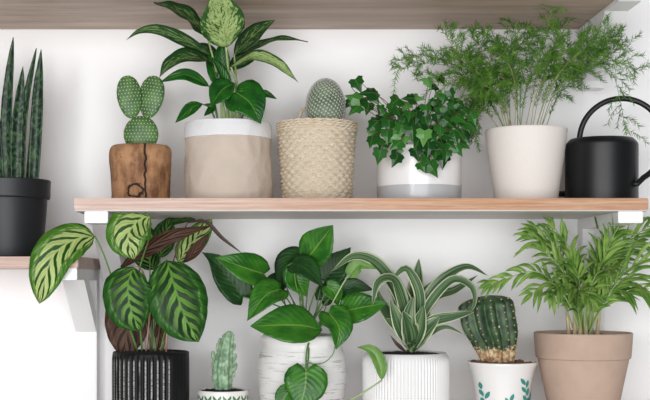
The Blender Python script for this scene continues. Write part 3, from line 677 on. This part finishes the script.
leaf(t, [(154, 270, .16), (146, 250, .17), (150, 226, .17)], 30, CDK, [(152, 352), (156, 300, .15)], M['stem_green'], .0012, shape='calathea', fold=.2)
leaf(t, [(150, 240, .15), (170, 222, .16), (196, 219, .16)], 10, CDK, shape='calathea', fold=.2, stalk=[(152, 352), (150, 280, .15)], sm_=M['stem_green'], sr=.0012)
leaf(t, [(188, 222, .10), (206, 222, .08), (222, 238, .07), (243, 254, .07)], 4, M['dry'], [(156, 352), (166, 290, .12), (180, 240, .11)], M['stem_brown'], .0012, shape='strap', fold=.6, label='thin dry brown rolled leaf arching right')
leaf(t, [(158, 320, .12), (160, 335, .12), (157, 352, .11)], 12, CU, shape='lance', fold=.3)

# ================================================================ small cactus
t = thing('small_column_cactus', P(223, 440), 'small pale green columnar cactus in a little white pot with green leaf-shaped prints', 'potted plant')
lathe('pot', 223, [(21, 440), (22.5, 436), (25, 405), (25.8, 390)], M['chev'], t, zfix=LOW_Z, seg=72, wall=.003)
soil(223, 24, 391, t)
def column(par, pts, r, ribs=7, name='cactus_stem', m='small_cactus', sp=True):
    q = sm(pts, 40); v = []; f = []; seg = 42
    for i, c in enumerate(q):
        tt = i/39; rr = r*(.72+.35*math.sin(PI*min(1, tt*1.15+.12)))*(1 if tt < .82 else math.sqrt(max(0, 1-((tt-.82)/.185)**2)))
        for k in range(seg):
            a = 2*PI*k/seg; w = rr*(1+.13*math.cos(ribs*a+tt*2.4)+.05*math.sin(tt*75+k*.9))
            v.append(c+Vector((w*math.cos(a), w*math.sin(a), 0)))
    for i in range(39):
        for k in range(seg): f.append((i*seg+k, i*seg+(k+1) % seg, (i+1)*seg+(k+1) % seg, (i+1)*seg+k))
    f.append(tuple(39*seg+k for k in range(seg)))
    o = mesh_obj(name, v, f, M[m], par)
    mb = MB()
    for j in range(ribs):
        for i in range(3, 37, 3):
            tt = i/39; a = -tt*2.4/ribs+2*PI*j/ribs; c = q[i]; rr = r*(.72+.35*math.sin(PI*min(1, tt*1.15+.12)))*1.13*(1 if tt < .82 else math.sqrt(max(0, 1-((tt-.82)/.185)**2)))
            n_ = Vector((math.cos(a), math.sin(a), .2)); ball(mb, c+Vector((math.cos(a), math.sin(a), 0))*rr, .0007, nu=5, nv=3)
            spikes(mb, c+Vector((math.cos(a), math.sin(a), 0))*rr, n_, .00025, .0024, 3, .8, 3)
    s_ = mb.build('spines', M['spine_brown'], o); s_['kind'] = 'stuff'; return o
column(t, pp([(223, 391), (222.5, 372), (225, 352), (229.5, 331)]), 8.6*S)
def nub(par, pts, r): 
    mb = MB(); q = sm(pp(pts), 10)
    for i, c in enumerate(q): ball(mb, c, r*S*(.75+.35*math.sin(PI*i/9)), 1, 1, 1.1, 10, 6)
    o = mb.build('branch', M['small_cactus'], par); ms = MB()
    for c in q[2::2]:
        for k in range(4): d_ = Vector((R(-1, 1), -abs(R(0, 1)), R(-.3, 1))).normalized(); spikes(ms, c+d_*r*S*.9, d_, .00025, .0022, 2, .6, 3)
    x_ = ms.build('spines', M['spine_brown'], o); x_['kind'] = 'stuff'
    return o
for pts, r in (([(218, 371), (214, 366), (214.5, 360)], 2.3), ([(217, 362), (213.5, 357), (213, 352.5)], 2.1), ([(230, 372), (234.5, 368), (236, 364)], 2.2), ([(230, 362), (234, 359), (235.5, 355)], 1.9), ([(218, 383), (214, 380), (212.5, 377)], 1.5),
               ([(219, 354), (217.5, 349), (217.5, 344)], 1.5), ([(231, 378), (233, 376), (234.5, 373)], 1.5), ([(221, 348), (219.5, 343), (220, 339)], 1.3), ([(231, 352), (234, 348), (234.5, 344)], 1.5), ([(217, 376), (214, 374), (213.5, 369)], 1.7), ([(225, 375, .09), (226, 371, .085), (226, 367, .085)], 1.6), ([(222, 362, .09), (221, 358, .085), (221.5, 354, .085)], 1.5)): nub(t, pts, r)

# ================================================================ pothos
t = thing('golden_pothos', P(302, 440), 'pothos with glossy heart-shaped green leaves in a round white pot with grey brushed streaks', 'potted plant')
lathe('pot', 302, [(28, 440), (34, 432), (41, 405), (44.5, 375), (43.5, 358), (39.5, 346), (40, 342), (41.5, 338.5), (40, 335.5)], M['streak'], t, zfix=LOW_Z, seg=96, wall=.005)
soil(302, 36, 342, t)
PO, PD, PL = M['pothos'], M['pothos_dark'], M['pothos_pale']
H = dict(shape='heart', lobe=.55)
BS = (306, 342)
def pl(pts, w, m, st, **k):
    kk = dict(H); kk.update(k); return leaf(t, pts, w, m, [BS]+st, kk.pop('sm_', M['stem_green']), kk.pop('sr', .0012), **kk)
pl([(243, 297, .14), (228, 277, .14), (216, 262, .14), (202, 252, .13)], 32, PD, [(285, 310, .13), (255, 300, .14)], fold=.25, wav=.06)
pl([(264, 274, .08), (243, 267, .06), (214, 257, .05)], 33, PO, [(292, 315), (276, 292, .09)], fold=.2, nrm=(.1, -1, .35))
pl([(280, 289, .06), (265, 296, .04), (247, 321, .03)], 30, PO, [(298, 318), (288, 300, .08)], fold=.2, nrm=(-.2, -1, .4))
pl([(303, 262, .1), (314, 250, .09), (333, 225, .07)], 36, PO, [(304, 315), (302, 280)], fold=.15, shape='ovate', lobe=.2)
pl([(300, 254, .14), (286, 262, .14), (278, 290, .13)], 22, PD, [(302, 310), (304, 275, .14)], fold=.4, roll=30)
pl([(324, 280, .14), (336, 266, .14), (351, 247, .13)], 32, PD, [(308, 315), (316, 290, .12)], fold=.2)
pl([(294, 264, .08), (306, 268, .065), (323, 287, .05)], 26, PD, [(306, 315), (296, 285, .09)], fold=.2, nrm=(.1, -1, .5))
pl([(301, 268, .1), (298, 280, .1), (307, 297, .09)], 30, PO, [(304, 315), (300, 285, .11)], fold=.2)
pl([(319, 329, .03), (296, 325, .01), (250, 326, .005)], 41, PO, [(312, 336, .08)], fold=.15, nrm=(0, -1, .5), shape='ovate', lobe=.3)
pl([(329, 313, .05), (339, 328, .035), (336, 350, .03)], 30, PO, [(318, 328, .08)], fold=.35, nrm=(.25, -1, .2))
pl([(345, 311, .07), (363, 307, .06), (388, 303, .06)], 32, PO, [(316, 325), (332, 316, .09)], fold=.15, nrm=(0, -1, .4))
pl([(340, 292, .12), (354, 286, .12), (374, 290, .12)], 18, PD, [(314, 320), (328, 300, .12)], fold=.2)
pl([(350, 274, .09), (360, 264, .085), (377, 269, .08)], 15, PL, [(322, 325, .09), (332, 304, .09), (344, 282, .09)], sm_=M['stem_pale'], fold=.25, sr=.0014)
pl([(327, 286, .1), (334, 292, .1), (338, 306, .09)], 20, PO, [(314, 320), (322, 300)], fold=.2)
pl([(322, 300, .15), (330, 292, .15), (346, 300, .15)], 22, PD, [(312, 320)], fold=.2)
pl([(283, 280, .15), (270, 288, .16), (262, 300, .16)], 22, PD, [(300, 315), (290, 295, .14)], fold=.2)
pl([(306, 371, .015), (305, 388, .01), (298, 412, .01)], 42, PO, [(310, 338, .06), (307, 350, .035), (306, 362, .025)], fold=.15, nrm=(0, -1, .3), sr=.0017)
pl([(290, 390, .022), (284, 398, .02), (277, 412, .02)], 20, PO, [(309, 340, .06), (307, 368, .03), (298, 384, .026)], fold=.2)
leaf(t, [(382, 380, .02), (380, 364, .018), (371, 350, .02), (357, 347, .02)], 13, PL, [(303, 398, .012), (325, 410, .01), (350, 400, .014), (372, 387, .018)], M['stem_pale'], .0016, shape='ovate', fold=.5, wav=.08, label='folded pale leaf on a trailing vine tip')
mb = MB(); tube(mb, pp([(306, 360, .03), (313, 364, .03), (325, 362, .03), (333, 354, .03), (335, 346, .032)]), .001, .0008, 6, 16)
for a, b in (((300, 342), (284, 300)), ((303, 342), (299, 288)), ((306, 342), (308, 285)), ((309, 342), (320, 290)), ((311, 342), (328, 300)), ((304, 342), (292, 298))):
    tube(mb, pp([(a[0], a[1], D0), ((a[0]+b[0])/2+R(-2, 2), (a[1]+b[1])/2, D0+.01), (b[0], b[1], D0+.02)]), .0012, .0009, 6, 10)
mb.build('vine', M['stem_green'], t)

# ================================================================ dracaena
t = thing('striped_dracaena', P(406, 440), 'dracaena with arching white-edged strap leaves in a white fluted pot', 'potted plant')
NF = 84
lathe('pot', 406, [(37, 440), (41, 432), (42.6, 415), (42.9, 370), (42.4, 358), (40, 353)], M['white_flute'], t, zfix=LOW_Z, fn=lambda u, v, r: .001*math.cos(u*2*PI*NF)*min(1, (1-v)*9), seg=504, wall=.004)
soil(406, 37.5, 354, t)
tubeobj('trunk', pp([(411, 356), (411, 340), (411, 325)]), .0045, .0025, M['stem_green'], t)
DR = [([(409, 340), (399, 296, .1), (378, 264, .09), (354, 256, .08), (331, 272, .07)], 11, 0), ([(410, 342), (402, 300, .08), (392, 279, .06), (378, 283, .05), (372, 307, .045)], 11, 0), ([(412, 345), (415, 300, .12), (419, 258, .12)], 17, 0),
      ([(410, 343), (405, 308, .09), (397, 278, .08)], 16, 10), ([(411, 350), (410, 333, .08), (403, 311, .06)], 17, 0), ([(413, 343), (423, 308, .1), (440, 282, .09), (466, 267, .08), (489, 276, .07)], 10, 0),
      ([(413, 343), (428, 306, .09), (452, 280, .07), (471, 286, .06), (475, 302, .055), (469, 315, .05)], 8, 0), ([(413, 347), (430, 323, .08), (455, 316, .07), (476, 311, .07)], 10, 0), ([(413, 350), (430, 334, .09), (446, 327, .08), (463, 334, .07)], 4.5, 0),
      ([(410, 347), (393, 322, .1), (382, 305, .11), (377, 288, .11)], 13, 0), ([(410, 348), (396, 328, .08), (384, 318, .07)], 12, 0), ([(413, 345), (421, 318, .11), (426, 295, .11), (438, 278, .11)], 15, -10), ([(412, 349), (424, 332, .08), (440, 316, .07)], 15, 0),
      ([(410, 345), (400, 305, .12), (388, 276, .12), (368, 262, .12)], 12, 0), ([(412, 345), (420, 300, .09), (408, 270, .08), (397, 274, .07), (393, 286, .065)], 9, 0), ([(412, 342), (432, 300, .14), (455, 290, .15), (478, 275, .16)], 9, 0),
      ([(410, 345), (408, 322, .07), (413, 296, .07)], 13, 0), ([(412, 348), (418, 330, .08), (424, 305, .06)], 14, 0), ([(410, 346), (402, 330, .08), (390, 300, .07)], 13, 0)]
for pts, w, rl in DR:
    leaf(t, pts, w*1.22, M['dracaena'], shape='strap', fold=.28, roll=rl+R(-12, 12), nrm=(0, -.9, .45), wav=.05, n=28, m=6)
leaf(t, [(406, 352, .09), (397, 344, .08), (390, 335, .08)], 4, M['dry'], shape='lance', fold=.4, label='small dry brown leaf')

# ================================================================ ribbed cactus in a sprig print pot
t = thing('ribbed_cactus', P(502, 440), 'dark green ribbed cactus with corky base in a white pot with teal sprig print', 'potted plant')
TP = [(24, 440), (25, 428), (26.5, 405), (28.5, 388), (31.5, 372), (35, 362)]
pot = lathe('pot', 502, TP, M['white_glaze'], t, zfix=LOW_Z, seg=96, wall=.0035)
soil(502, 31.5, 365, t)
mb = MB()
for i in range(70):
    a = R(0, 6.28); r = math.sqrt(R(.12, 1))*29*S; c = P(502, 363.5)+Vector((r*math.cos(a), r*math.sin(a), R(-.001, .002)))
    ball(mb, c, R(.0035, .0062), R(.8, 1.2), R(.8, 1.2), R(.6, .9), 10, 7, Matrix.Rotation(R(0, 3), 3, 'Z'))
o = mb.build('clay_pebbles', M['pebble'], t); o['kind'] = 'stuff'
spine = [(498, 366), (495, 345), (489, 325), (486, 308), (487, 295.5)]
wid = [(0, .54), (.2, .70), (.42, .90), (.62, 1.), (.8, 1.02), (.92, .92), (1, .12)]
M['rib_cactus'] = m_pad('ribbed_cactus_skin', C(26, 52, 30), C(68, 98, 60), cork=P(0, 348).z, ns=70.)
NRB = 13
q = sm(pp(spine), 44); v = []; f = []; seg = 156; hw = 27.3*S
ax_top = Vector((.28, 0, 1))
for i, c in enumerate(q):
    tt = i/43; rr = hw*interp(wid, tt)
    if tt > .84: rr = hw*1.0*math.sqrt(max(0.0, 1-((tt-.84)/.162)**2))
    for k in range(seg):
        a = 2*PI*k/seg; ck = abs(math.cos(NRB*a/2+.4)); w = rr*(.80+.23*ck+.03*noise.noise(Vector((math.cos(a)*2, math.sin(a)*2, tt*5)))*2)
        x_, y_ = w*math.cos(a), w*.72*math.sin(a)
        v.append(c+Vector((x_, y_, x_*.10*min(1, tt*1.5))))
for i in range(43):
    for k in range(seg): f.append((i*seg+k, i*seg+(k+1) % seg, (i+1)*seg+(k+1) % seg, (i+1)*seg+k))
f.append(tuple(43*seg+k for k in range(seg)))
body = mesh_obj('cactus_body', v, f, M['rib_cactus'], t)
ms = MB(); mb2 = MB()
for j in range(NRB):
    a = (2*PI*j-.8)/NRB; k = int(round(a/(2*PI)*seg)) % seg
    for i in range(8, 43, 4):
        p = v[i*seg+k]; n_ = (p-q[i]).normalized(); ball(mb2, p+n_*.0002, .0012, nu=7, nv=5)
        spikes(ms, p+n_*.0006, n_, .0002, .003, 5, 1.1, 3)
ao = mb2.build('areoles', M['spine_brown'], body); ao['kind'] = 'stuff'
so = ms.build('spines', M['spine'], body); so['kind'] = 'stuff'
ms = MB(); pc = P(488+16, 323); ball(ms, v[24*seg+int(seg*.80)], .0026, 1, .5, .9, 10, 6); ms.build('scar', plain('corky_scar', C(206, 186, 148), .9), body)
# teal sprigs on the pot's surface
def rad_at(py):
    pts = sorted([(p_, h_) for h_, p_ in TP])
    for (a, x), (b, y_) in zip(pts, pts[1:]):
        if a <= py <= b: return x+(y_-x)*(py-a)/(b-a)
    return pts[-1][1] if py > 400 else pts[0][1]
def onpot(px, py):
    h = rad_at(py)*S+.0007; x = (px-502)*S; x = max(-h*.995, min(h*.995, x)); return Vector((P(502, 0).x+x, D0-math.sqrt(h*h-x*x), P(0, py).z))
def sprig(pts, leaves):
    mb = MB(); tube(mb, [onpot(*p) for p in pts], .0003, .0003, 5, 10)
    for (x, y, ang, L) in leaves:
        a = math.radians(ang); c0_ = (x-math.sin(a)*L/2, y+math.cos(a)*L/2); nrow = 9; vs = []; fs = []
        for i in range(nrow):
            k = i/(nrow-1); cx_, cy_ = c0_[0]+math.sin(a)*L*k, c0_[1]-math.cos(a)*L*k; hw_ = L*.23*math.sin(PI*min(1, .04+k*.94))**.8
            for s_ in (-1, 0, 1): vs.append(onpot(cx_+math.cos(a)*hw_*s_, cy_+math.sin(a)*hw_*s_))
        for i in range(nrow-1):
            for j in (0, 1): fs.append((i*3+j, i*3+j+1, i*3+j+4, i*3+j+3))
        mb.add(vs, fs)
    mb.build('printed_sprig', M['teal'], pot)
sprig([(477, 383), (479, 392), (482, 404), (483, 415)], [(477.5, 384, -15, 7), (478.5, 391, -30, 7), (483.5, 393, 25, 8), (480, 399, -30, 7), (485.5, 402, 30, 8), (482, 409, -30, 7)])
sprig([(502, 398), (503, 405), (504, 420)], [(501.5, 398, -25, 7), (506.5, 395, 25, 8), (501.5, 406, -30, 7), (507, 404, 30, 8)])
sprig([(521, 385), (521.5, 395), (520.5, 410)], [(517.7, 379.5, -40, 8.5), (522.7, 382, 10, 7.5), (518.8, 387.5, -40, 7.5), (523.6, 390, 10, 8), (520.5, 396.5, -30, 8), (524, 399, 15, 7), (518, 404, -30, 7)])
sprig([(529, 393), (528, 410)], [(528.5, 394, 15, 6.5), (527, 399, -20, 6), (526, 405, 10, 6)])

# ================================================================ parlour palm
t = thing('parlour_palm', P(583, 440), 'small palm with arching feathery fronds in a taupe terracotta pot', 'potted plant')
lathe('pot', 583, [(28, 440), (29, 436), (35.5, 402), (44.5, 358)], M['terracotta'], t, zfix=LOW_Z, seg=96)
lathe('pot_rim', 583, [(44.6, 358), (46.2, 357), (47, 350), (48.2, 333)], M['terracotta'], t, seg=96, wall=.005)
soil(583, 45, 336, t)
PF = [([(579, 336), (573, 295), (560, 252), (536, 232)], 11, 28, .04), ([(583, 336), (578, 290), (570, 250), (554, 228)], 9, 26, .01), ([(577, 336), (562, 302), (538, 272), (490, 284)], 13, 19, -.03), ([(584, 336), (590, 285), (600, 250), (604, 228)], 10, 26, .0),
      ([(588, 336), (598, 290), (618, 250), (655, 222)], 13, 36, .02), ([(588, 336), (604, 300), (630, 268), (668, 252)], 12, 36, -.03), ([(588, 336), (604, 305), (622, 280), (652, 290)], 12, 34, -.05), ([(580, 336), (573, 305), (563, 285), (550, 295)], 10, 22, -.06),
      ([(584, 336), (582, 305), (578, 275), (572, 262)], 11, 30, -.04), ([(589, 336), (598, 290), (610, 260), (636, 244)], 11, 30, .05), ([(582, 336), (568, 302), (550, 282), (532, 294)], 10, 22, -.05), ([(585, 336), (592, 300), (600, 268), (612, 240)], 12, 32, -.04),
      ([(583, 336), (574, 300), (562, 270), (545, 252)], 10, 26, -.02), ([(588, 336), (595, 305), (610, 290), (628, 292)], 10, 26, -.05), ([(586, 336), (594, 290), (606, 250), (618, 228)], 10, 28, -.05), ([(582, 336), (574, 290), (556, 250), (532, 238)], 10, 30, -.03), ([(584, 336), (586, 305), (596, 275), (612, 268)], 10, 24, -.08), ([(581, 336), (578, 306), (580, 290), (588, 296)], 10, 26, -.06)]
for idx, (pts, nl, L, dy) in enumerate(PF):
    w = [P(q_[0], q_[1], max(-.02, D0+dy*i/(len(pts)-1)*1.3+(R(-.012, .012) if i else (idx % 3-1)*.012))) for i, q_ in enumerate(pts)]
    path = sm(w, 60); ms = MB(); tube(ms, w, .0018, .0006, 6, 30); rach = ms.build('frond', M['palm'] if idx % 2 else M['stem_pale'], t)
    mb = MB()
    for k in range(nl):
        tt = .34+.66*(k+R(-.25, .25) if 0 < k < nl-1 else k)/(nl-1); i = min(58, int(tt*59)); p = path[i]; T = (path[i+1]-path[i]).normalized(); sd = T.cross(Vector((R(-.2, .2), -1, .3))).normalized()
        LL = 1.18*L*S*(.6+.4*math.sin(PI*(k/(nl-1)*.8+.1)))*R(.85, 1.2)
        for sg in (-1, 1):
            if R(0, 1) < .08: continue
            d = (T*(.95+.3*tt)+sd*sg*R(.35, .95)+Vector((R(-.15, .15), R(-.35, .2), R(-.15, .1)))).normalized()
            b_ = p+d*LL*.5+Vector((0, 0, .02*LL)); e = p+d*LL+Vector((0, 0, -.22*LL))
            e.y = min(e.y, WALL_Y-.01); b_.y = min(b_.y, WALL_Y-.01)
            leafmesh(mb, [p, b_, e], R(3.0, 4.8)*S, 'lance', (R(-.4, .4), -1, R(.1, .8)), fold=.3, n=9, m=2, thick=.0003)
    # end leaflet
    T = (path[59]-path[56]).normalized(); leafmesh(mb, [path[58], path[59]+T*L*S*.35, path[59]+T*L*S*.7-Vector((0, 0, .1*L*S))], 5*S, 'lance', fold=.3, n=9, m=2, thick=.0003)
    mb.build('leaflets', M['palm'], rach)
mb = MB()
for a, b in ((569, 566), (575, 574), (580, 581), (586, 586), (591, 594), (597, 601)):
    tube(mb, pp([(a, 337, .10+R(-.015, .015)), ((a+b)/2, 318), (b, 296)]), .0036, .0016, 7, 12)
mb.build('canes', M['cane'], t)

# leaves stay below the boards and bracket arms they reach up to
bpy.context.view_layer.update()
def keep_below(o, z0, arm, lo):
    if o.type == 'MESH':
        mw = o.matrix_world; iw = mw.inverted()
        for v_ in o.data.vertices:
            q_ = mw @ v_.co
            if q_.y > -.002 and q_.z > lo:
                lim = arm if X(619)-.002 < q_.x < X(644)+.002 else z0
                if q_.z > lim: q_.z = lim-.001-.1*min(.02, q_.z-lim); v_.co = iw @ q_
    for c_ in o.children: keep_below(c_, z0, arm, lo)
for o in [o for o in COL.objects if not o.parent]:
    if o.name in ('parlour_palm', 'calathea', 'golden_pothos', 'striped_dracaena'): keep_below(o, SHELF_Z-.0212, SHELF_Z-.040, 1.56)
    if o.name in ('asparagus_fern', 'dieffenbachia'): keep_below(o, TOP_UZ-.001, TOP_UZ-.008, 1.9)

# ================================================================ light and camera
sc = bpy.context.scene
w = bpy.data.worlds.new('daylight'); sc.world = w; w.use_nodes = True
bg = w.node_tree.nodes['Background']; bg.inputs[0].default_value = (.97, .985, 1.0, 1); bg.inputs[1].default_value = .26
def area(name, loc, target, size, power, col):
    l = bpy.data.lights.new(name, 'AREA'); l.energy = power; l.size = size; l.color = col; o = bpy.data.objects.new(name, l); COL.objects.link(o)
    o.location = loc; o.rotation_euler = (Vector(target)-Vector(loc)).to_track_quat('-Z', 'Y').to_euler(); return o
k1 = area('window_daylight', (-1.25, -3.0, 1.72), (0.05, .15, 1.5), .55, 30, (1., .99, .98))
k2 = area('front_fill', (-.1, -4.6, 1.35), (-.05, .2, 1.5), 3.6, 370, (.985, .99, 1.)); k2.data.shape = 'RECTANGLE'; k2.data.size_y = 2.6  # broad fill light added behind the camera, in place of world light
cam = bpy.data.cameras.new('camera'); co = bpy.data.objects.new('camera', cam); COL.objects.link(co)
co.location = (0, -CD, CZ); co.rotation_euler = (PI/2, 0, 0); cam.sensor_fit = 'HORIZONTAL'; cam.sensor_width = 36.
cam.lens = F/650*36; cam.shift_x = (325-VX)/650; cam.shift_y = (VY-200)/650; cam.clip_start = .05
sc.camera = co
sc.view_settings.view_transform = 'Standard'; sc.view_settings.look = 'None'; sc.view_settings.gamma = 1; sc.view_settings.use_curve_mapping = False
sc.view_settings.exposure = -.98
